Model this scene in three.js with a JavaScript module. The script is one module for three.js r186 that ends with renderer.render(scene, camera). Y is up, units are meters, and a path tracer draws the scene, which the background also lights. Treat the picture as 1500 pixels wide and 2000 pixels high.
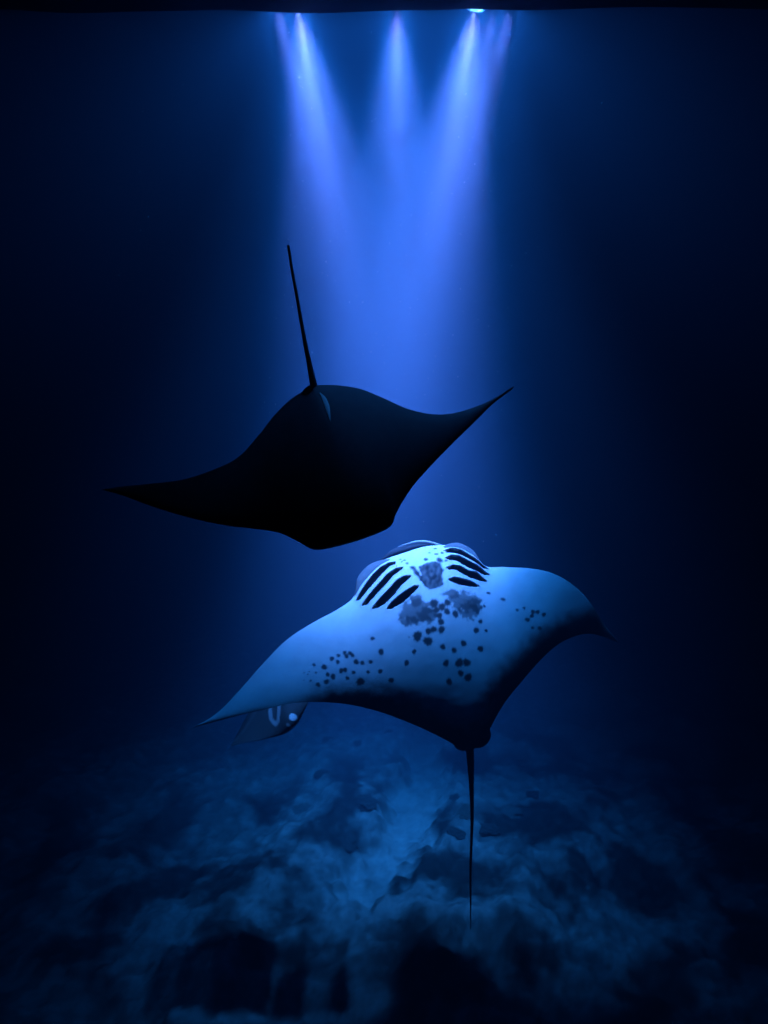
import * as THREE from 'three';
import { ImprovedNoise } from 'three/addons/math/ImprovedNoise.js';
import { mergeGeometries } from 'three/addons/utils/BufferGeometryUtils.js';

// ---------------------------------------------------------------- camera, night sky, lamps' levels, exposure
const scene = new THREE.Scene();
const F = 1110, W = 1500, H = 2000, PITCH = -8 * Math.PI / 180;
const camera = new THREE.PerspectiveCamera(2 * Math.atan(H / 2 / F) * 180 / Math.PI, W / H, 0.05, 200);
camera.rotation.x = PITCH;
camera.updateMatrixWorld(true);
scene.background = new THREE.Color().setRGB(0.0002, 0.0004, 0.001);      // moonless night above the water
const renderer = new THREE.WebGLRenderer({ antialias: true });
renderer.toneMapping = THREE.LinearToneMapping;
renderer.toneMappingExposure = 1;
renderer.shadowMap.enabled = true;
scene.fog = new THREE.FogExp2(new THREE.Color().setRGB(0.4, 0.64, 0.95), 0.058);   // plankton-rich water that scatters the lamps' light
const SURFACE = 3.86, FLOOR = -5.3;
// each lamp has a white-hot centre of beam and a bluer spill round it
const CORE_COLOR = new THREE.Color().setRGB(1, 0.2, 0.58), SPILL_COLOR = new THREE.Color().setRGB(0.17, 0.3, 1), CORE = 2150, FLARE = 1450, SPILL = 540, WIDE = 1, SIDE = 25, HALO = 90;

// ---------------------------------------------------------------- helpers
const right = new THREE.Vector3(1, 0, 0), up = new THREE.Vector3(0, Math.cos(PITCH), Math.sin(PITCH)), fwd = new THREE.Vector3(0, Math.sin(PITCH), -Math.cos(PITCH));
const at = (px, py, d) => new THREE.Vector3().addScaledVector(right, (px - W / 2) / F * d).addScaledVector(up, (H / 2 - py) / F * d).addScaledVector(fwd, d);
const onFloor = (px, py, y = FLOOR) => { const r = at(px, py, 1); return r.multiplyScalar(y / r.y); };
const toPixel = (p) => { const d = p.dot(fwd); return [W / 2 + p.dot(right) / d * F, H / 2 - p.dot(up) / d * F, d]; };
const perlin = new ImprovedNoise();
const noise = (x, y, z = 0) => perlin.noise(x, y, z);
const fbm = (x, y, z = 0, n = 4) => { let s = 0, a = 1; for (let i = 0; i < n; i++) { s += a * noise(x, y, z + i * 7.3); x *= 2.03; y *= 2.03; z *= 2.03; a *= 0.5; } return s; };
const { clamp, smoothstep, lerp } = THREE.MathUtils;
let seed = 20231;
const rnd = () => { seed = (seed * 1664525 + 1013904223) >>> 0; return seed / 4294967296; };
const shade = (o) => o.traverse((c) => { if (c.isMesh) { c.castShadow = true; c.receiveShadow = true; } });
const used = new Map();
const numbered = (n) => { const k = used.get(n) ?? 0; used.set(n, k + 1); return k ? n + '_' + String(k).padStart(3, '0') : n; };
const structure = (o, name) => { o.name = name; o.userData.kind = 'structure'; shade(o); scene.add(o); return o; };
const tag = (o, name, label, category, group) => { o.name = numbered(name); o.userData = { label, category, ...(group && { group }) }; shade(o); scene.add(o); return o; };
const spline = (rows) => {                                               // Catmull-Rom through rows of numbers, t in 0..1
  const n = rows.length - 1;
  return (t) => {
    const x = clamp(t, 0, 1) * n, i = Math.min(Math.floor(x), n - 1), f = x - i;
    const a = rows[Math.max(i - 1, 0)], b = rows[i], c = rows[i + 1], d = rows[Math.min(i + 2, n)];
    return b.map((_, k) => 0.5 * (2 * b[k] + (c[k] - a[k]) * f + (2 * a[k] - 5 * b[k] + 4 * c[k] - d[k]) * f * f + (3 * b[k] - a[k] - 3 * c[k] + d[k]) * f * f * f));
  };
};
const distToLine = (x, y, pts) => {                                       // [distance, signed side] to a polyline
  let best = 1e9, side = 1;
  for (let i = 0; i + 1 < pts.length; i++) {
    const [ax, ay] = pts[i], [bx, by] = pts[i + 1], dx = bx - ax, dy = by - ay, t = clamp(((x - ax) * dx + (y - ay) * dy) / (dx * dx + dy * dy), 0, 1);
    const d = Math.hypot(x - ax - t * dx, y - ay - t * dy);
    if (d < best) { best = d; side = Math.sign(dx * (y - ay) - dy * (x - ax)) || 1; }
  }
  return [best, side];
};
const inPoly = (x, y, p) => { let s = false; for (let i = 0, j = p.length - 1; i < p.length; j = i++) if ((p[i][1] > y) !== (p[j][1] > y) && x < (p[j][0] - p[i][0]) * (y - p[i][1]) / (p[j][1] - p[i][1]) + p[i][0]) s = !s; return s; };

// ---------------------------------------------------------------- the sea: one closed body of water with a rippled top
{
  const n = 260, half = 24, pos = [], idx = [];
  const warp = (i) => { const t = i / n * 2 - 1; return half * (0.35 * t + 0.65 * t * t * t); };
  const wave = (x, z) => SURFACE + 0.012 * Math.sin(2.3 * x + 0.6 * z + 0.8) + 0.012 * Math.sin(1.1 * z - 0.9 * x) + 0.02 * fbm(x * 0.9, z * 0.9, 3.3, 3);
  const top = (i, j) => i * (n + 1) + j;
  for (let i = 0; i <= n; i++) for (let j = 0; j <= n; j++) { const x = warp(i), z = warp(j) - 6; pos.push(x, wave(x, z), z); }
  for (let i = 0; i < n; i++) for (let j = 0; j < n; j++) idx.push(top(i, j), top(i, j + 1), top(i + 1, j), top(i + 1, j), top(i, j + 1), top(i + 1, j + 1));
  const rim = [];
  for (let i = 0; i < n; i++) rim.push(top(i, 0));
  for (let j = 0; j < n; j++) rim.push(top(n, j));
  for (let i = n; i > 0; i--) rim.push(top(i, n));
  for (let j = n; j > 0; j--) rim.push(top(0, j));
  const base = pos.length / 3;
  for (const r of rim) pos.push(pos[r * 3], FLOOR - 2.5, pos[r * 3 + 2]);
  for (let k = 0; k < rim.length; k++) { const m = (k + 1) % rim.length; idx.push(rim[k], rim[m], base + k, base + k, rim[m], base + m); }
  const mid = pos.length / 3; pos.push(0, FLOOR - 2.5, -6);
  for (let k = 0; k < rim.length; k++) idx.push(base + k, base + (k + 1) % rim.length, mid);
  const g = new THREE.BufferGeometry();
  g.setAttribute('position', new THREE.Float32BufferAttribute(pos, 3)); g.setIndex(idx); g.computeVertexNormals();
  const m = new THREE.MeshPhysicalMaterial({ color: 0xffffff, transmission: 1, thickness: 1, roughness: 0.12, ior: 1.33 });
  m.attenuationColor = new THREE.Color().setRGB(0.675, 0.858, 0.875); m.attenuationDistance = 1;
  structure(new THREE.Mesh(g, m), 'water');
}

// ---------------------------------------------------------------- the sea floor: lava reef with a channel of pale sand
const channel = [[850, 1380], [836, 1470], [826, 1540], [808, 1610], [780, 1670], [745, 1720], [720, 1760]].map(([x, y]) => { const p = onFloor(x, y); return [p.x, p.z]; });
const reefHeight = (x, z) => {
  const [d] = distToLine(x, z, channel), w = 0.12 + 0.14 * noise(x * 1.7, z * 1.7, 9) + 0.16 * noise(x * 3.7, z * 3.7, 2) + 0.10 * noise(x * 9, z * 9, 2) + 0.25 * smoothstep(-z, 8.5, 11) + 0.22 * Math.exp(-((x - 0.55) ** 2 + (z + 7.5) ** 2) / 0.35);
  const out = smoothstep(d + 0.22 * fbm(x * 2.3, z * 2.3, 14, 3), w - 0.05, w + 0.4), far = fbm(x * 0.35, z * 0.35, 1.5, 3);
  const lumps = Math.pow(clamp(0.5 + 0.75 * fbm(x * 0.85, z * 0.85, 5, 3), 0, 1), 1.6), fine = fbm(x * 5.5, z * 5.5, 8, 4);
  return { y: FLOOR + 0.02 * noise(x * 2, z * 2, 4) + out * (0.06 + 0.26 * lumps + 0.22 * far + 0.035 * fine + 0.03 * (1 - Math.abs(fbm(x * 3.1, z * 3.1, 21, 3)) * 2) + 0.016 * fbm(x * 15, z * 15, 17, 2)), out, lumps, fine };
};
{
  const n = 520, pos = [], col = [], idx = [];
  const warp = (i, half) => { const t = i / n * 2 - 1; return half * (0.26 * t + 0.74 * t ** 5); };
  for (let i = 0; i <= n; i++) for (let j = 0; j <= n; j++) {
    const x = warp(i, 23), z = warp(j, 23) - 7.4, h = reefHeight(x, z);
    pos.push(x, h.y, z);
    const grain = 0.85 + 0.3 * noise(x * 23, z * 23, 1), turf = smoothstep(fbm(x * 1.25, z * 1.25, 12, 5), -0.25, 0.35);
    const crust = smoothstep(fbm(x * 7, z * 7, 31, 3), -0.2, 0.5), rubble = smoothstep(-z - 0.35 * x + 0.8 * noise(x, z, 3), 7.6, 9.2), rock = (0.85 + 0.3 * crust) * lerp(0.3, 0.06, turf * (1 - 0.75 * rubble)) * (1 + 0.9 * rubble), v = lerp(0.46, rock, smoothstep(h.out, 0.1, 0.8)) * grain * (1 + 0.35 * h.fine);
    col.push(v * 1.0, v * 0.92, v * 0.8);
  }
  for (let i = 0; i < n; i++) for (let j = 0; j < n; j++) { const a = i * (n + 1) + j; idx.push(a, a + 1, a + n + 1, a + n + 1, a + 1, a + n + 2); }
  const g = new THREE.BufferGeometry();
  g.setAttribute('position', new THREE.Float32BufferAttribute(pos, 3)); g.setAttribute('color', new THREE.Float32BufferAttribute(col, 3)); g.setIndex(idx); g.computeVertexNormals();
  structure(new THREE.Mesh(g, new THREE.MeshPhysicalMaterial({ vertexColors: true, roughness: 0.95, specularIntensity: 0.1 })), 'seabed');
}

// ---------------------------------------------------------------- coral heads on the reef
{
  const shapes = [0, 1, 2, 3].map((k) => {
    const g = new THREE.IcosahedronGeometry(1, 14), p = g.attributes.position, v = new THREE.Vector3();
    for (let i = 0; i < p.count; i++) {
      v.fromBufferAttribute(p, i);
      const r = 1 + 0.45 * fbm(v.x * 1.1 + k * 9.37 + 0.43, v.y * 1.1 + 0.31, v.z * 1.1 + 0.57, 4) + 0.10 * Math.abs(noise(v.x * 7 + k, v.y * 7, v.z * 7));
      v.multiplyScalar(r); v.y *= 0.5; p.setXYZ(i, v.x, v.y, v.z);
    }
    g.computeVertexNormals();
    return g;
  });
  const mats = [[0.05, 0.047, 0.04], [0.09, 0.08, 0.06], [0.13, 0.12, 0.1]].map((c) => new THREE.MeshStandardMaterial({ color: new THREE.Color().setRGB(...c), roughness: 0.9 }));
  const spots = [[716, 1592, 20], [680, 1650, 20], [690, 1560, 14], [890, 1570, 16], [912, 1610, 18], [890, 1650, 16], [950, 1640, 20], [1000, 1600, 18], [1045, 1556, 14],
    [630, 1520, 14], [590, 1580, 20], [760, 1440, 9], [700, 1470, 10], [640, 1450, 9], [960, 1500, 12], [1020, 1480, 12]];
  for (const [px, py, r] of spots) {
    const p = onFloor(px, py, FLOOR + 0.12), k = Math.floor(rnd() * 4), m = new THREE.Mesh(shapes[k], mats[Math.floor(rnd() * 3)]), s = r / F * p.dot(fwd);
    m.position.set(p.x, reefHeight(p.x, p.z).y - s * 0.2, p.z); m.rotation.y = rnd() * 6.28; m.scale.set(s * (0.8 + rnd() * 0.5), s * (0.7 + rnd() * 0.5), s * (0.8 + rnd() * 0.5));
    tag(m, 'coral_head', 'rounded dark coral head on the reef beside the sand channel', 'coral', 'coral heads on the reef');
  }
}

// ---------------------------------------------------------------- flood lamps hanging just under the surface
const lampGlass = new THREE.MeshStandardMaterial({ color: 0xffffff, emissive: new THREE.Color().setRGB(1, 0.75, 0.8), emissiveIntensity: 5 });
const lampMetal = new THREE.MeshStandardMaterial({ color: new THREE.Color().setRGB(0.03, 0.03, 0.035), roughness: 0.45, metalness: 0.6 });
function floodLamp(px, py, size, aimX, aimZ, core, spill, wide, label) {
  const t = new THREE.Group(), p = at(px, py, 4.86);
  t.position.copy(p);
  const d = new THREE.Vector3(aimX, -1, aimZ).normalize();
  const turn = new THREE.Quaternion().setFromUnitVectors(new THREE.Vector3(0, -1, 0), d);
  const part = (name, g, m) => { const o = new THREE.Mesh(g, m); o.name = name; o.quaternion.copy(turn); t.add(o); return o; };
  const pts = [[0.001, 0.16], [0.03, 0.16], [0.045, 0.13], [0.05, 0.07], [0.085, 0.02], [0.09, 0], [0.082, 0], [0.078, 0.02], [0.001, 0.035]].map(([x, y]) => new THREE.Vector2(x * size, y * size));
  part('housing', new THREE.LatheGeometry(pts, 32), lampMetal);
  const lens = part('lamp_lens', new THREE.SphereGeometry(0.076 * size, 32, 12, 0, Math.PI * 2, Math.PI / 2, Math.PI / 2).scale(1, 0.3, 1).translate(0, 0.012 * size, 0), lampGlass);
  part('hanger', new THREE.CylinderGeometry(0.012, 0.012, 0.3, 10).translate(0, 0.16 * size + 0.14, 0), lampMetal);
  tag(t, 'flood_lamp', label, 'lamp', 'flood lamps under the surface');
  const beam = (color, angle, penumbra, power, radius, lean = 0, side = 0) => {
    if (!power) return;
    const l = new THREE.SpotLight(color, power, 0, angle * Math.PI / 180, penumbra, 2);
    l.name = 'lamp_beam'; l.position.copy(p).addScaledVector(d, 0.007 * size); l.target.position.copy(p).addScaledVector(d, 4); l.target.position.z -= lean * 4; if (side) l.target.position.copy(p).add(new THREE.Vector3(side * 4, -1.6, -lean * 4)); l.castShadow = true; l.shadow.radius = radius; l.shadow.mapSize.set(1024, 1024);
    scene.add(l, l.target); l.target.updateMatrixWorld();
  };
  beam(CORE_COLOR, spill ? 8 : 13, 1, core, spill ? 1.2 : 2.5); beam(CORE_COLOR, 20, 1, spill ? core / CORE * FLARE : 0, 3.5, -0.07); beam(SPILL_COLOR, 25, 1, spill, 6, -0.01); beam(SPILL_COLOR, 42, 1, wide * HALO, 6, -0.06);
  for (const k of [-1, 1]) beam(SPILL_COLOR, 58, 1, wide * SIDE, 1.2, 0.5, k);   // light that leaves the lens sideways
  return t;
}
floodLamp(538, 9, 0.6, 0.3, -0.16, CORE * 0.32, 0, WIDE * 0.6, 'small submerged flood lamp at the end of the row, its beam slanting most');
floodLamp(581, 14, 0.8, 0.17, -0.18, CORE, SPILL, WIDE, 'submerged flood lamp with a strong narrow beam next to the end lamp of the row');
floodLamp(775, 14, 0.8, 0.01, -0.18, CORE * 0.6, SPILL, WIDE, 'submerged flood lamp with a soft upright beam, alone in mid row');
floodLamp(929, 16, 0.9, -0.17, -0.18, CORE, SPILL, WIDE, 'submerged flood lamp whose bright lens peeks out below the added float');
floodLamp(966, 9, 0.6, -0.2, -0.16, CORE * 0.3, 0, WIDE * 0.5, 'smaller submerged flood lamp close beside the lamp with the bright lens');
floodLamp(1002, 8, 0.6, -0.32, -0.16, CORE * 0.3, 0, WIDE * 0.6, 'small submerged flood lamp at the far end of the row past the bright lens');

// ---------------------------------------------------------------- an added float that hides the lamps and keeps the top band dark
{
  const n = 160, m = 32, pos = [], idx = [];                               // a long float shape of rounded section with a gently uneven keel
  for (let i = 0; i <= n; i++) for (let j = 0; j <= m; j++) {
    const a = j / m * Math.PI * 2, u = i / n * 2 - 1, x = 4.6 * u, end = Math.pow(Math.max(0, 1 - u ** 10), 0.5), c = Math.cos(a), s = Math.sin(a);
    const sag = 0.010 * Math.sin(x * 3.4 + 0.2) + 0.016 * noise(x * 1.3, 4.4, 2.2) + 0.018 * smoothstep(x, 0.35, 0.75);
    pos.push(x, 3.625 + 0.305 * Math.sign(s) * Math.abs(s) ** 0.6 * end + sag, -4.78 + 0.43 * Math.sign(c) * Math.abs(c) ** 0.6 * end);
  }
  for (let i = 0; i < n; i++) for (let j = 0; j < m; j++) { const q = i * (m + 1) + j; idx.push(q, q + 1, q + m + 1, q + m + 1, q + 1, q + m + 2); }
  const g = new THREE.BufferGeometry(); g.setAttribute('position', new THREE.Float32BufferAttribute(pos, 3)); g.setIndex(idx); g.computeVertexNormals();
  const t = new THREE.Group(), o = new THREE.Mesh(g, new THREE.MeshPhysicalMaterial({ color: new THREE.Color().setRGB(0.03, 0.035, 0.045), roughness: 0.7, specularIntensity: 0.2 }));
  o.name = 'added_hull'; t.add(o);
  tag(t, 'added_pontoon', 'added long dark float at the water surface, hiding the flood lamps', 'added_pontoon');
}

// ---------------------------------------------------------------- manta rays
// A ray is a flat fish: two edges (front and rear of the disc) run from wing tip to wing tip. Each station gives a point of
// either edge, how far off it lies, and the half thickness there; the skin is spanned between the edges on both sides.
function mantaBody({ stations, depth, thick, nu, nv, near, far, groove, tail, extra = [] }) {
  const sp = spline(stations), mid = [], px = [];
  for (let i = 0; i <= nu; i++) {
    const u = i / nu, s = sp(u);
    for (let j = 0; j <= nv; j++) {
      const v = 0.5 - 0.5 * Math.cos(Math.PI * j / nv), x = lerp(s[0], s[2], v), y = lerp(s[1], s[3], v);
      px.push([x, y, u, v]); mid.push(at(x, y, depth(u, v, x, y)));
    }
  }
  const id = (i, j) => clamp(i, 0, nu) * (nv + 1) + clamp(j, 0, nv), front = [], back = [], colF = [], colB = [], smooth = [], normals = [];
  const e1 = new THREE.Vector3(), e2 = new THREE.Vector3(), n = new THREE.Vector3();
  for (let i = 0; i <= nu; i++) for (let j = 0; j <= nv; j++) {
    const k = id(i, j), [x, y, u, v] = px[k];
    e1.copy(mid[id(i + 2, j)]).sub(mid[id(i - 2, j)]); e2.copy(mid[id(i, j + 2)]).sub(mid[id(i, j - 2)]);
    n.crossVectors(e1, e2).normalize(); if (!(n.lengthSq() > 0.5)) n.copy(mid[k]).normalize().negate();
    if (n.dot(mid[k]) > 0) n.negate();
    const h = thick(u, v, x, y);
    smooth.push(mid[k].clone().addScaledVector(n, h)); normals.push(n.clone());
    front.push(mid[k].clone().addScaledVector(n, h + (groove ? groove(x, y, v) : 0))); back.push(mid[k].clone().addScaledVector(n, -h));
    colF.push(near(x, y, u, v)); colB.push(far(x, y, u, v));
  }
  const c = new THREE.Vector3(); mid.forEach((p) => c.add(p)); c.divideScalar(mid.length);
  const skin = (pts, cols, flip) => {
    const g = new THREE.BufferGeometry(), pos = [], col = [], idx = [];
    pts.forEach((p, k) => { pos.push(p.x - c.x, p.y - c.y, p.z - c.z); col.push(...cols[k]); });
    for (let i = 0; i < nu; i++) for (let j = 0; j < nv; j++) {
      const q = [id(i, j), id(i, j + 1), id(i + 1, j), id(i + 1, j + 1)];
      if (flip) idx.push(q[0], q[2], q[1], q[2], q[3], q[1]); else idx.push(q[0], q[1], q[2], q[2], q[1], q[3]);
    }
    g.setAttribute('position', new THREE.Float32BufferAttribute(pos, 3)); g.setAttribute('color', new THREE.Float32BufferAttribute(col, 3)); g.setIndex(idx); g.computeVertexNormals();
    return g;
  };
  const tube = ({ pts, radii, color, sides = 14 }) => {                    // tail: tapering rod
    const curve = new THREE.CatmullRomCurve3(pts.map((p) => p.clone().sub(c))), g = new THREE.TubeGeometry(curve, 90, 1, sides, false), p = g.attributes.position, col = [], q = new THREE.Vector3();
    for (let i = 0; i < p.count; i++) {
      const t = Math.floor(i / (sides + 1)) / 90, r = spline(radii.map((x) => [x]))(t)[0], o = curve.getPointAt(Math.min(t, 1));
      q.fromBufferAttribute(p, i).sub(o).multiplyScalar(r).add(o); p.setXYZ(i, q.x, q.y, q.z); col.push(...color);
    }
    g.deleteAttribute('uv'); g.setAttribute('color', new THREE.Float32BufferAttribute(col, 3)); g.computeVertexNormals();
    return g;
  };
  const all = [skin(front, colF, false), skin(back, colB, true), ...(tail ? [tube(tail)] : [])];
  for (const e of extra) { const g = e.clone().translate(-c.x, -c.y, -c.z); g.deleteAttribute('uv'); if (!g.attributes.color) g.setAttribute('color', new THREE.Float32BufferAttribute(new Array(g.attributes.position.count).fill(e.userData.c ?? [0.03, 0.03, 0.035]).flat(), 3)); all.push(g); }
  const skinAt = (x, y, lift) => {                                         // the point of the near skin (grooves left out) that the drawing's point (x, y) lies on, lifted along the normal
    const p = new THREE.Vector3(), nn = new THREE.Vector3(); let sum = 0;
    for (let m = 0; m < px.length; m++) {
      const d = (px[m][0] - x) ** 2 + (px[m][1] - y) ** 2; if (d > 12) continue;
      const w = Math.exp(-d * 0.9) + 1e-9; p.addScaledVector(smooth[m], w); nn.addScaledVector(normals[m], w); sum += w;
    }
    return sum ? p.divideScalar(sum).addScaledVector(nn.normalize(), lift).sub(c) : null;
  };
  return { geometry: mergeGeometries(all), centre: c, skinAt };
}
const lens = (pts, color, bulge, m = 40, w = 8) => {                       // a thin closed fin between two curves of 3-D points, bulging by so many metres
  const [a, b] = pts, ca = new THREE.CatmullRomCurve3(a), cb = new THREE.CatmullRomCurve3(b), pos = [], idx = [], v = new THREE.Vector3();
  for (const s of [1, -1]) for (let i = 0; i <= m; i++) for (let j = 0; j <= w; j++) {
    v.copy(ca.getPoint(i / m)).lerp(cb.getPoint(i / m), j / w);
    v.addScaledVector(v.clone().normalize(), -s * (0.003 + bulge * Math.sin(Math.PI * j / w) * Math.sin(Math.PI * clamp(i / m, 0.02, 0.98)) * (s > 0 ? 1 : 0.7))); pos.push(v.x, v.y, v.z);
  }
  const half = (m + 1) * (w + 1);
  for (let i = 0; i < m; i++) for (let j = 0; j < w; j++) {
    const q = i * (w + 1) + j; idx.push(q, q + 1, q + w + 1, q + w + 1, q + 1, q + w + 2);
    const r = half + q; idx.push(r, r + w + 1, r + 1, r + w + 1, r + w + 2, r + 1);
  }
  const g = new THREE.BufferGeometry(); g.setAttribute('position', new THREE.Float32BufferAttribute(pos, 3)); g.setIndex(idx); g.computeVertexNormals(); g.userData.c = color;
  return g;
};
const skinMaterial = new THREE.MeshPhysicalMaterial({ vertexColors: true, roughness: 0.62, specularIntensity: 0.12 })   // wet skin in water hardly shines;

// --- the belly-up ray in the beams
{
  const z3 = (X, Y) => [660 + X / 4.6875, 1030 + Y / 4.6875];
  const slits = [
    [[[485, 315], [375, 308], [300, 332], [200, 430], [165, 530], [150, 615]], [[485, 322], [400, 372], [300, 470], [225, 555], [180, 615], [160, 640]]],
    [[[535, 362], [470, 365], [400, 410], [330, 480], [250, 580], [170, 690]], [[530, 385], [480, 400], [400, 480], [300, 590], [215, 680], [172, 692]]],
    [[[600, 428], [540, 435], [460, 490], [400, 560], [320, 645], [228, 746]], [[590, 447], [520, 490], [450, 570], [380, 640], [290, 735], [230, 750]]],
    [[[672, 517], [610, 520], [545, 560], [480, 635], [410, 700], [325, 786]], [[655, 540], [590, 590], [530, 660], [460, 730], [390, 775], [327, 790]]],
    [[[740, 618], [690, 625], [620, 665], [560, 705], [500, 755], [460, 798]], [[715, 650], [660, 695], [600, 745], [545, 775], [500, 797], [462, 802]]],
    [[[955, 208], [1000, 167], [1075, 150], [1170, 175], [1260, 240], [1330, 345]], [[965, 222], [1020, 220], [1100, 228], [1180, 262], [1260, 310], [1325, 350]]],
    [[[962, 265], [1025, 238], [1120, 250], [1220, 310], [1320, 360], [1385, 408]], [[985, 280], [1050, 284], [1130, 303], [1230, 352], [1330, 405], [1384, 412]]],
    [[[972, 345], [1030, 318], [1110, 330], [1210, 378], [1310, 415], [1392, 468]], [[1000, 360], [1070, 365], [1130, 395], [1230, 440], [1330, 472], [1390, 474]]],
    [[[975, 445], [1040, 420], [1110, 430], [1190, 470], [1270, 478], [1365, 538]], [[1000, 460], [1060, 455], [1130, 490], [1200, 520], [1290, 540], [1363, 545]]],
    [[[990, 560], [1050, 542], [1110, 550], [1170, 562], [1230, 575], [1288, 598]], [[1030, 580], [1080, 592], [1130, 603], [1190, 606], [1240, 608], [1286, 604]]],
  ].map(([a, b], k) => {                                                    // thickened a little about their middle line
    const e = k === 0 || k === 5 ? 0 : 0.13, mix = (p, q, t) => z3(p[0] + (q[0] - p[0]) * t, p[1] + (q[1] - p[1]) * t);
    return [a.map((p, i) => mix(p, b[i], -e)), b.map((p, i) => mix(p, a[i], -e))];
  });
  const outlines = slits.map(([a, b]) => [...a, ...b.slice().reverse()]);
  const boxes = outlines.map((p) => [Math.min(...p.map((q) => q[0])) - 8, Math.max(...p.map((q) => q[0])) + 8, Math.min(...p.map((q) => q[1])) - 8, Math.max(...p.map((q) => q[1])) + 8]);
  const groove = (x, y, v) => {
    let g = (0.0022 * fbm(x * 0.02, y * 0.03, 3, 2) + 0.0003 * noise(x * 0.3, y * 0.3, 1)) * Math.min(1, v * 6, (1 - v) * 6);
    outlines.forEach((p, k) => {
      if (k === 0 || k === 5 || x < boxes[k][0] || x > boxes[k][1] || y < boxes[k][2] || y > boxes[k][3]) return;
      const d = distToLine(x, y, [...p, p[0]])[0];
      g += inPoly(x, y, p) ? -0.10 * smoothstep(d, -0.3, 1.4) : 0.007 * Math.exp(-d * d / 8);
    });
    return g;
  };
  const z4 = (l) => l.map(([X, Y, r, e]) => [720 + X / 4.1667, 1130 + Y / 4.1667, r / 4.1667, e ?? 1]), z5 = (l) => l.map(([X, Y, r, e]) => [560 + X / 6.25, 1180 + Y / 6.25, r / 6.25, e ?? 1]);
  const spots = [
    ...z4([[518, 272, 36], [617, 265, 28], [575, 298, 30], [535, 322, 24], [613, 335, 27], [683, 352, 30], [556, 366, 23], [566, 413, 26], [570, 472, 28], [512, 470, 26], [473, 482, 25], [392, 516, 38], [470, 555, 37],
      [896, 400, 20], [858, 470, 25], [945, 468, 14], [752, 572, 26], [893, 608, 26], [670, 624, 23], [580, 598, 22], [365, 628, 19], [108, 622, 25], [306, 708, 22], [606, 716, 26], [715, 715, 36], [778, 712, 32],
      [730, 790, 26], [790, 820, 32], [635, 850, 26], [975, 162, 20, 0.6], [1102, 205, 22, 0.65], [1207, 283, 13], [1258, 265, 12], [1327, 290, 18], [1363, 288, 18], [1318, 322, 18], [1282, 355, 20], [1413, 305, 18],
      [1322, 415, 13], [1380, 415, 16], [42, 517, 24, 0.6], [935, 275, 13], [325, 520, 7], [185, 835, 22]]),
    ...z5([[340, 755, 22], [465, 782, 36], [560, 684, 35, 0.8], [640, 650, 25], [632, 725, 27], [718, 618, 26], [785, 625, 28], [740, 660, 28], [815, 652, 25], [858, 728, 34], [932, 740, 28], [1033, 730, 26], [672, 828, 31],
      [722, 818, 29], [822, 848, 25], [1000, 845, 23], [1148, 838, 29], [505, 870, 26], [570, 895, 36], [490, 955, 34], [385, 990, 30], [745, 912, 26], [905, 955, 52], [215, 850, 9], [265, 865, 11], [285, 835, 9],
      [360, 848, 15], [210, 940, 8], [298, 942, 15]]),
    [783, 1101, 2.5, 0.7], [791, 1104, 3, 0.7], [796, 1112, 3.5, 0.7], [786, 1107, 2], [849, 1080, 3.5, 0.6], [838, 1091, 3, 0.5], [850, 1094, 4, 0.6], [861, 1091, 3], [831, 1106, 4], [856, 1108, 6], [868, 1109, 3.5, 0.6], [776, 1116, 2, 0.6]].map(([x, y, r, e]) => [x, y, r, e ?? 1]);
  const patches = [[[826, 1116], [842, 1111], [856, 1114], [863, 1128], [860, 1146], [861, 1160], [848, 1168], [836, 1170], [826, 1160], [820, 1148], [812, 1140], [806, 1128], [800, 1120], [808, 1119], [815, 1128], [822, 1138], [818, 1124]]];
  const hazy = [[812, 1210, 33, 25], [800, 1226, 18, 10], [812, 1188, 12, 14], [832, 1216, 18, 18], [905, 1190, 36, 21], [912, 1206, 22, 18], [880, 1176, 20, 9], [926, 1198, 14, 14]];
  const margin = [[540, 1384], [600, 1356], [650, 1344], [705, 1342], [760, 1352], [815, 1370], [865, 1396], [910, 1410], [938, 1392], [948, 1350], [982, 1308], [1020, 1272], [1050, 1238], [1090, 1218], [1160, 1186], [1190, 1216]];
  const cover = (v, c, k) => v.map((a, i) => lerp(a, c[i], k));
  const near = (x, y, u, v) => {
    const wob = 2.2 * fbm(x * 0.11, y * 0.11, 2, 3), wob2 = 1.6 * noise(x * 0.35, y * 0.35, 6);
    let c = [0.8, 0.76, 0.76], b = 1 + 0.10 * fbm(x * 0.03, y * 0.03, 4, 4) + 0.05 * fbm(x * 0.16, y * 0.22, 8, 3);
    c = c.map((a) => a * b);
    for (const [hx, hy, rx, ry] of hazy) { const d = Math.hypot((x - hx) / rx, (y - hy) / ry) + 0.42 * fbm(x * 0.11 + 0.3, y * 0.11, 1, 4); c = cover(c, [0.045, 0.052, 0.06], 0.76 * (1 - smoothstep(d, 0.72, 1.08))); }
    for (const p of patches) { const d = distToLine(x, y, [...p, p[0]])[0] * (inPoly(x, y, p) ? 1 : -1) + wob + wob2; c = cover(c, [0.022, 0.028, 0.035], Math.min(1, smoothstep(d, -1, 1.5) * (0.93 + 0.22 * noise(x * 0.16, y * 0.1, 3)))); }
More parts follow.
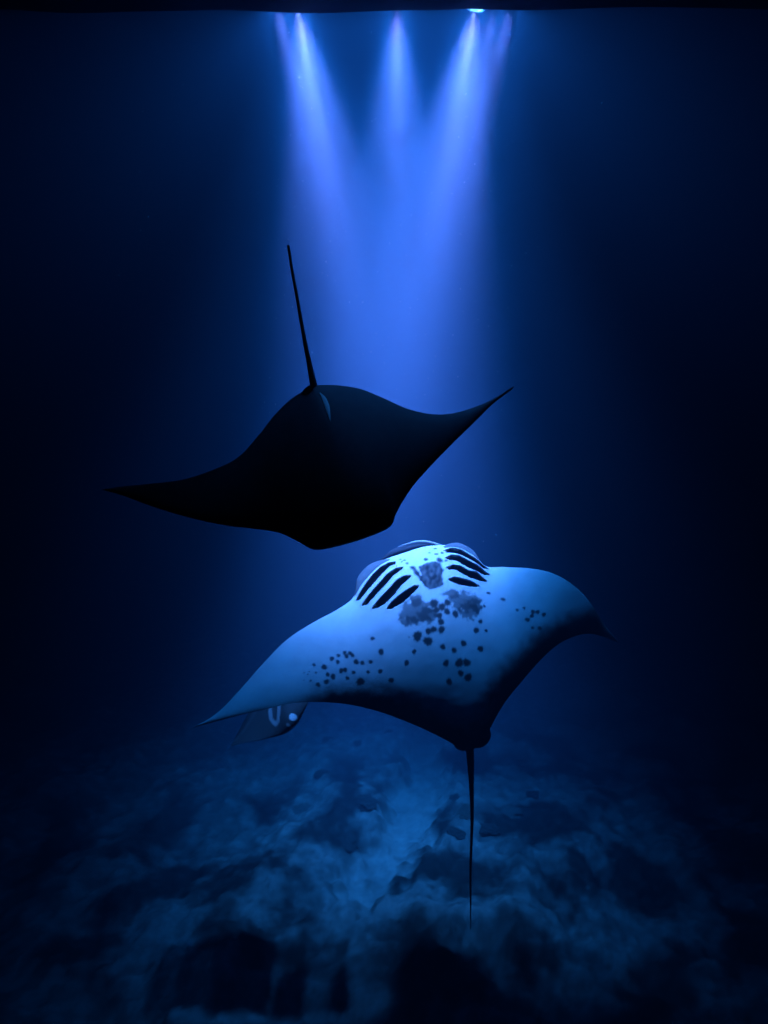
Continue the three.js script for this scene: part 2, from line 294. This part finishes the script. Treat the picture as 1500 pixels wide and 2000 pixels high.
    for (const [sx, sy, r, e] of spots) {
      if (Math.abs(x - sx) > 2 * r + 3 || Math.abs(y - sy) > 2 * r + 3) continue;
      const a = Math.atan2(y - sy, x - sx), d = Math.hypot(x - sx, (y - sy) / e) / r, rough = 1 + 0.09 * Math.sin(a * 2 + sy * 3) + 0.06 * Math.sin(a * 3 + sx) + 0.08 * Math.sin(a * 8 + sx * 2) + 0.12 * noise(x * 0.5, y * 0.5, sx);
      c = cover(c, [0.03, 0.033, 0.04], 0.95 * (1 - smoothstep(d, rough * 0.66, rough * 1.2)));
    }
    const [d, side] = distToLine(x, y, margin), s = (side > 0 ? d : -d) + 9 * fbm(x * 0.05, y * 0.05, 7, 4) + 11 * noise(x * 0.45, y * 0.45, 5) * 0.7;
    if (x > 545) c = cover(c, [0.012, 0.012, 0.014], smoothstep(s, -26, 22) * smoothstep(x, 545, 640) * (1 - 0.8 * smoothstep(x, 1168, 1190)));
    outlines.forEach((p, k) => { if (k !== 0 && k !== 5 && x > boxes[k][0] && x < boxes[k][1] && y > boxes[k][2] && y < boxes[k][3] && inPoly(x, y, p)) c = [0.012, 0.012, 0.013]; });   // the gill chambers are dark inside
    const grain = 1 + 0.07 * noise(x * 1.1, y * 1.1, 9);
    return c.map((a) => clamp(a * grain, 0.008, 0.9));
  };
  const stations = [[378, 1420, 378, 1420], [402, 1408, 415, 1411], [432, 1386, 468, 1397], [470, 1346, 520, 1385], [515, 1295, 570, 1374], [560, 1250, 620, 1371], [610, 1217, 680, 1376], [655, 1193, 740, 1390], [690, 1167, 800, 1412],
    [698, 1130, 840, 1430], [718, 1107, 866, 1443], [750, 1094, 884, 1453], [790, 1081, 897, 1462], [830, 1069, 910, 1467], [868, 1066, 924, 1463], [895, 1063, 940, 1458], [925, 1078, 953, 1445], [947, 1106, 957, 1424],
    [985, 1108, 985, 1374], [1030, 1110, 1020, 1330], [1070, 1117, 1058, 1287], [1105, 1133, 1090, 1259], [1135, 1157, 1122, 1243], [1160, 1188, 1152, 1238], [1182, 1222, 1182, 1245], [1207, 1255, 1207, 1255]];
  const uMid = 13.2 / 25;
  const spineX = (y) => 835 + 82 * (y - 1066) / 394;
  const curve = (rows) => (x) => {                                          // smooth y over x
    let i = 1; while (i < rows.length - 1 && rows[i][0] < x) i++;
    const [x0, y0] = rows[i - 1], [x1, y1] = rows[i], t = clamp((x - x0) / (x1 - x0), 0, 1), m = (k) => { const p = rows[Math.max(k - 1, 0)], q = rows[Math.min(k + 1, rows.length - 1)]; return (q[1] - p[1]) / (q[0] - p[0]) * (x1 - x0); };
    return (2 * t ** 3 - 3 * t * t + 1) * y0 + (t ** 3 - 2 * t * t + t) * m(i - 1) + (3 * t * t - 2 * t ** 3) * y1 + (t ** 3 - t * t) * m(i);
  };
  const frontLine = curve([[378, 1412], [470, 1338], [560, 1248], [655, 1182], [750, 1120], [850, 1088], [950, 1088], [1030, 1104], [1105, 1133], [1160, 1182], [1207, 1240]]);
  const rearLine = curve([[378, 1424], [520, 1390], [620, 1378], [740, 1392], [840, 1418], [900, 1430], [960, 1412], [1020, 1345], [1090, 1275], [1152, 1252], [1207, 1262]]);
  const depth = (u, v, x, y) => {
    const a = frontLine(x), b = rearLine(x), chord = (b - a) * 4.6 / F, k = Math.max(1 - (y - a) / (b - a), 0), off = x - 860;
    const centre = Math.exp(-((off / 190) ** 2)), slope = lerp(off < 0 ? 0.72 : 0.5, 0.6, centre), bend = lerp(1.3, 1.9, centre), w = clamp(Math.abs(off) / (off < 0 ? 480 : 350), 0, 1);
    return 4.38 + (off < 0 ? 0.1 * w * w - 0.1 * w ** 4 : 0.85 * w ** 2.8) + slope * chord * k ** bend;
  };
  const thick = (u, v, x, y) => {
    const w = Math.abs(u - uMid) / (u < uMid ? uMid : 1 - uMid), off = (x - spineX(y)) / 150, t = 0.012 + 0.135 * Math.exp(-off * off) + 0.03 * (1 - w);
    return t * 1.9 * Math.sqrt(Math.max(v, 0)) * (1 - v) ** 0.9 * smoothstep(1 - w, 0, 0.04);
  };
  const lobe = (pts, d) => pts.map(([x, y]) => at(x, y, d));
  const tailDepth = 4.36, tailTop = at(917, 1452, tailDepth);
  const extra = [
    lens([lobe([[884, 1450], [890, 1461], [900, 1466], [915, 1466]], tailDepth), lobe([[884, 1448], [895, 1450], [905, 1452], [915, 1454]], tailDepth)], [0.012, 0.012, 0.014], 0.012),
    lens([lobe([[955, 1420], [959, 1436], [952, 1452], [936, 1461], [924, 1457]], tailDepth), lobe([[950, 1422], [945, 1432], [938, 1440], [930, 1445], [923, 1450]], tailDepth)], [0.012, 0.012, 0.014], 0.012),
    lens([lobe([[742, 1094], [765, 1074], [790, 1064], [815, 1057], [840, 1058], [866, 1067]], 5.36), lobe([[742, 1098], [768, 1092], [795, 1084], [820, 1078], [845, 1072], [866, 1070]], 5.36)], [0.05, 0.05, 0.06], 0.05),
    lens([lobe([[778, 1067], [795, 1061], [815, 1056], [840, 1057], [868, 1066]], 5.33), lobe([[778, 1068], [795, 1062.5], [815, 1058.5], [840, 1060], [868, 1069]], 5.33)], [0.7, 0.68, 0.68], 0.006),
  ];
  const tail = { pts: [tailTop, at(919.5, 1500, 4.33), at(922, 1590, 4.28), at(919, 1700, 4.24), at(919.5, 1815, 4.2)], radii: [0.032, 0.018, 0.011, 0.008, 0.003], color: [0.012, 0.012, 0.014] };
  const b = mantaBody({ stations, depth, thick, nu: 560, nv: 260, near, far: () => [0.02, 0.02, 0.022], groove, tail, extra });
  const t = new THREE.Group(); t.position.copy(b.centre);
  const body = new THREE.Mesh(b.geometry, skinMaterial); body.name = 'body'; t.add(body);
  const gill = new THREE.MeshPhysicalMaterial({ specularIntensity: 0.05, color: new THREE.Color().setRGB(0.01, 0.01, 0.011), roughness: 0.8 }), flap = new THREE.MeshPhysicalMaterial({ specularIntensity: 0.1, color: new THREE.Color().setRGB(0.15, 0.15, 0.16), roughness: 0.6 });
  slits.forEach(([a, bb], k) => {
    const big = k === 0 || k === 5, m = 36, w = 8, pos = [], idx = [], sa = spline(a), sb = spline(bb);
    let last = null;
    for (let i = 0; i <= m; i++) for (let j = 0; j <= w; j++) {
      const p = sa(i / m), q = sb(i / m), s = big ? 0.17 + 0.83 * j / w : j / w, x = lerp(p[0], q[0], s), y = lerp(p[1], q[1], s), arch = Math.sin(Math.PI * s);
      const v = b.skinAt(x, y, big ? 0.004 + 0.016 * arch * Math.sin(Math.PI * i / m) : -0.004 - 0.05 * arch ** 0.6) ?? last;
      last = v; pos.push(v.x, v.y, v.z);
    }
    for (let i = 0; i < m; i++) for (let j = 0; j < w; j++) { const q = i * (w + 1) + j; idx.push(q, q + 1, q + w + 1, q + w + 1, q + 1, q + w + 2); }
    const g = new THREE.BufferGeometry(); g.setAttribute('position', new THREE.Float32BufferAttribute(pos, 3)); g.setIndex(idx); g.computeVertexNormals();
    const o = new THREE.Mesh(g, big ? flap : gill); o.name = big ? 'gill_flap' : 'gill_slit'; t.add(o);
  });
  tag(t, 'manta_ray', 'manta ray turning its white spotted belly and dark gill slits to the beams', 'manta ray', 'manta rays');
}

// --- the dark ray diving in front of the beams
{
  const stations = [[198, 956, 198, 956], [240, 968, 240, 950], [300, 990, 300, 944], [370, 1011, 360, 936], [440, 1026, 420, 916], [500, 1033, 465, 893], [545, 1040, 505, 850], [580, 1056, 535, 812], [612, 1072, 565, 782], [645, 1067, 592, 764],
    [680, 1058, 604, 757], [715, 1047, 612, 754], [745, 1036, 622, 752], [765, 1025, 640, 752], [772, 1008, 665, 753], [785, 982, 705, 760], [810, 945, 750, 778], [845, 906, 795, 798], [885, 865, 845, 809], [925, 826, 890, 806], [960, 791, 935, 792],
    [985, 770, 970, 777], [1006, 754, 1006, 754]];
  const uMid = 10.8 / 22;
  const depth = (u, v, x, y) => { const s = clamp((y - 750) / 320, 0, 1); return 3.6 - 0.72 * s + 0.22 * Math.abs((u - uMid) / uMid) ** 1.6; };
  const thick = (u, v, x, y) => { const w = Math.abs(u - uMid) / (u < uMid ? uMid : 1 - uMid), off = (x - 612 - (y - 753) * 0.28) / 150, t = 0.01 + 0.12 * Math.exp(-off * off) + 0.03 * (1 - w); return t * 1.9 * Math.sqrt(Math.max(v, 0)) * (1 - v) ** 0.9 * smoothstep(1 - w, 0, 0.04); };
  const lobe = (pts, d) => pts.map(([x, y]) => at(x, y, d));
  const extra = [lens([lobe([[612, 751], [603, 753], [594, 760], [588, 770]], 3.56), lobe([[612, 760], [606, 765], [600, 770], [592, 774]], 3.56)], [0.02, 0.02, 0.022], 0.01)];
  const tail = { pts: [at(614, 760, 3.6), at(606, 720, 3.63), at(594, 660, 3.68), at(580, 580, 3.76), at(570, 525, 3.82), at(563, 480, 3.86)], radii: [0.024, 0.016, 0.0125, 0.0115, 0.0105, 0.0095], color: [0.03, 0.03, 0.033] };
  const b = mantaBody({ stations, depth, thick, nu: 300, nv: 120, near: (x, y) => { const g = 1 + 0.3 * fbm(x * 0.05, y * 0.05, 3, 4); return [0.05 * g, 0.05 * g, 0.055 * g]; }, far: () => [0.6, 0.6, 0.58], tail, extra });
  const t = new THREE.Group(); t.position.copy(b.centre);
  const body = new THREE.Mesh(b.geometry, skinMaterial); body.name = 'body'; t.add(body);
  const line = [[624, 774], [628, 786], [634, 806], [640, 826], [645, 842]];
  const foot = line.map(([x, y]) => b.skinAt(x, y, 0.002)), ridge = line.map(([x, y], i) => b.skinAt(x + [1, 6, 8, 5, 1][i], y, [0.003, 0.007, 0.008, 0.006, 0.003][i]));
  const strip = new THREE.Mesh(lens([foot, ridge], null, 0.004), new THREE.MeshStandardMaterial({ color: new THREE.Color().setRGB(0.8, 0.8, 0.8), roughness: 0.5 })); strip.name = 'painted_lit_streak'; t.add(strip);  // flat strip on the skin; its pale colour stands in for lamp light
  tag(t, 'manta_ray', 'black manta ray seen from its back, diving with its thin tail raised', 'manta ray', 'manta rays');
}

// --- a distant ray half hidden behind the pale ray's wing
{
  const stations = [[452, 1456, 452, 1456], [478, 1450, 470, 1420], [505, 1446, 490, 1385], [530, 1440, 515, 1355], [552, 1434, 540, 1335], [566, 1424, 560, 1325], [578, 1412, 575, 1322], [590, 1392, 592, 1325], [602, 1372, 606, 1332], [622, 1356, 622, 1340], [650, 1344, 650, 1344]];
  const depth = (u, v, x, y) => 5.0 + 0.45 * v;
  const thick = (u, v) => { const w = Math.abs(u - 0.5) / 0.5; return (0.012 + 0.09 * Math.exp(-((w / 0.4) ** 2))) * 1.9 * Math.sqrt(v) * (1 - v); };
  const hook = [[532, 1384], [533, 1408], [541, 1420], [549, 1414], [552, 1398], [552, 1380]], edge = [[460, 1448], [478, 1428], [494, 1402], [500, 1392]];
  const near = (x, y) => {
    const k = 1 - smoothstep(distToLine(x, y, hook)[0] + 1.5 * noise(x * 0.4, y * 0.4, 2), 2.5, 5), e = 0.35 * (1 - smoothstep(distToLine(x, y, edge)[0], 1, 4));
    const m = 1 - smoothstep(Math.hypot((x - 578) * 0.8 + (y - 1404) * 0.6, ((y - 1404) * 0.8 - (x - 578) * 0.6) * 0.55) + noise(x, y, 3), 3.2, 5), p = 1 - smoothstep(Math.hypot(x - 568, y - 1420), 2, 4);
    const v = 0.055 + Math.max(0.24 * k, e * 0.12, 0.7 * m, 0.3 * p);
    return [v, v, v];
  };
  const b = mantaBody({ stations, depth, thick, nu: 160, nv: 100, near, far: () => [0.5, 0.5, 0.5] });
  const body = new THREE.Mesh(b.geometry, skinMaterial), t = new THREE.Group(); body.name = 'body'; t.position.copy(b.centre); t.add(body);
  tag(t, 'manta_ray', 'small dark manta ray with white shoulder marks, half hidden behind the pale wing', 'manta ray', 'manta rays');
}

// ---------------------------------------------------------------- plankton adrift in the beams
{
  const n = 700, m = new THREE.InstancedMesh(new THREE.IcosahedronGeometry(1, 1), new THREE.MeshStandardMaterial({ color: new THREE.Color().setRGB(0.6, 0.6, 0.55), roughness: 0.6 }), n), q = new THREE.Matrix4();
  for (let i = 0; i < n; i++) {
    const far = 4.3 + 2 * rnd(), p = i % 3 ? at(500 + 500 * rnd(), 60 + 1000 * rnd(), far) : at(200 + 1100 * rnd(), 60 + 1400 * rnd(), far), s = 0.0016 + 0.0028 * rnd() ** 3;
    q.makeScale(s, s * (0.5 + rnd()), s).setPosition(p); m.setMatrixAt(i, q);
  }
  m.name = 'plankton'; m.userData = { label: 'fine pale plankton specks drifting in the blue water', category: 'plankton', kind: 'stuff' };
  scene.add(m);
}

renderer.render(scene, camera);
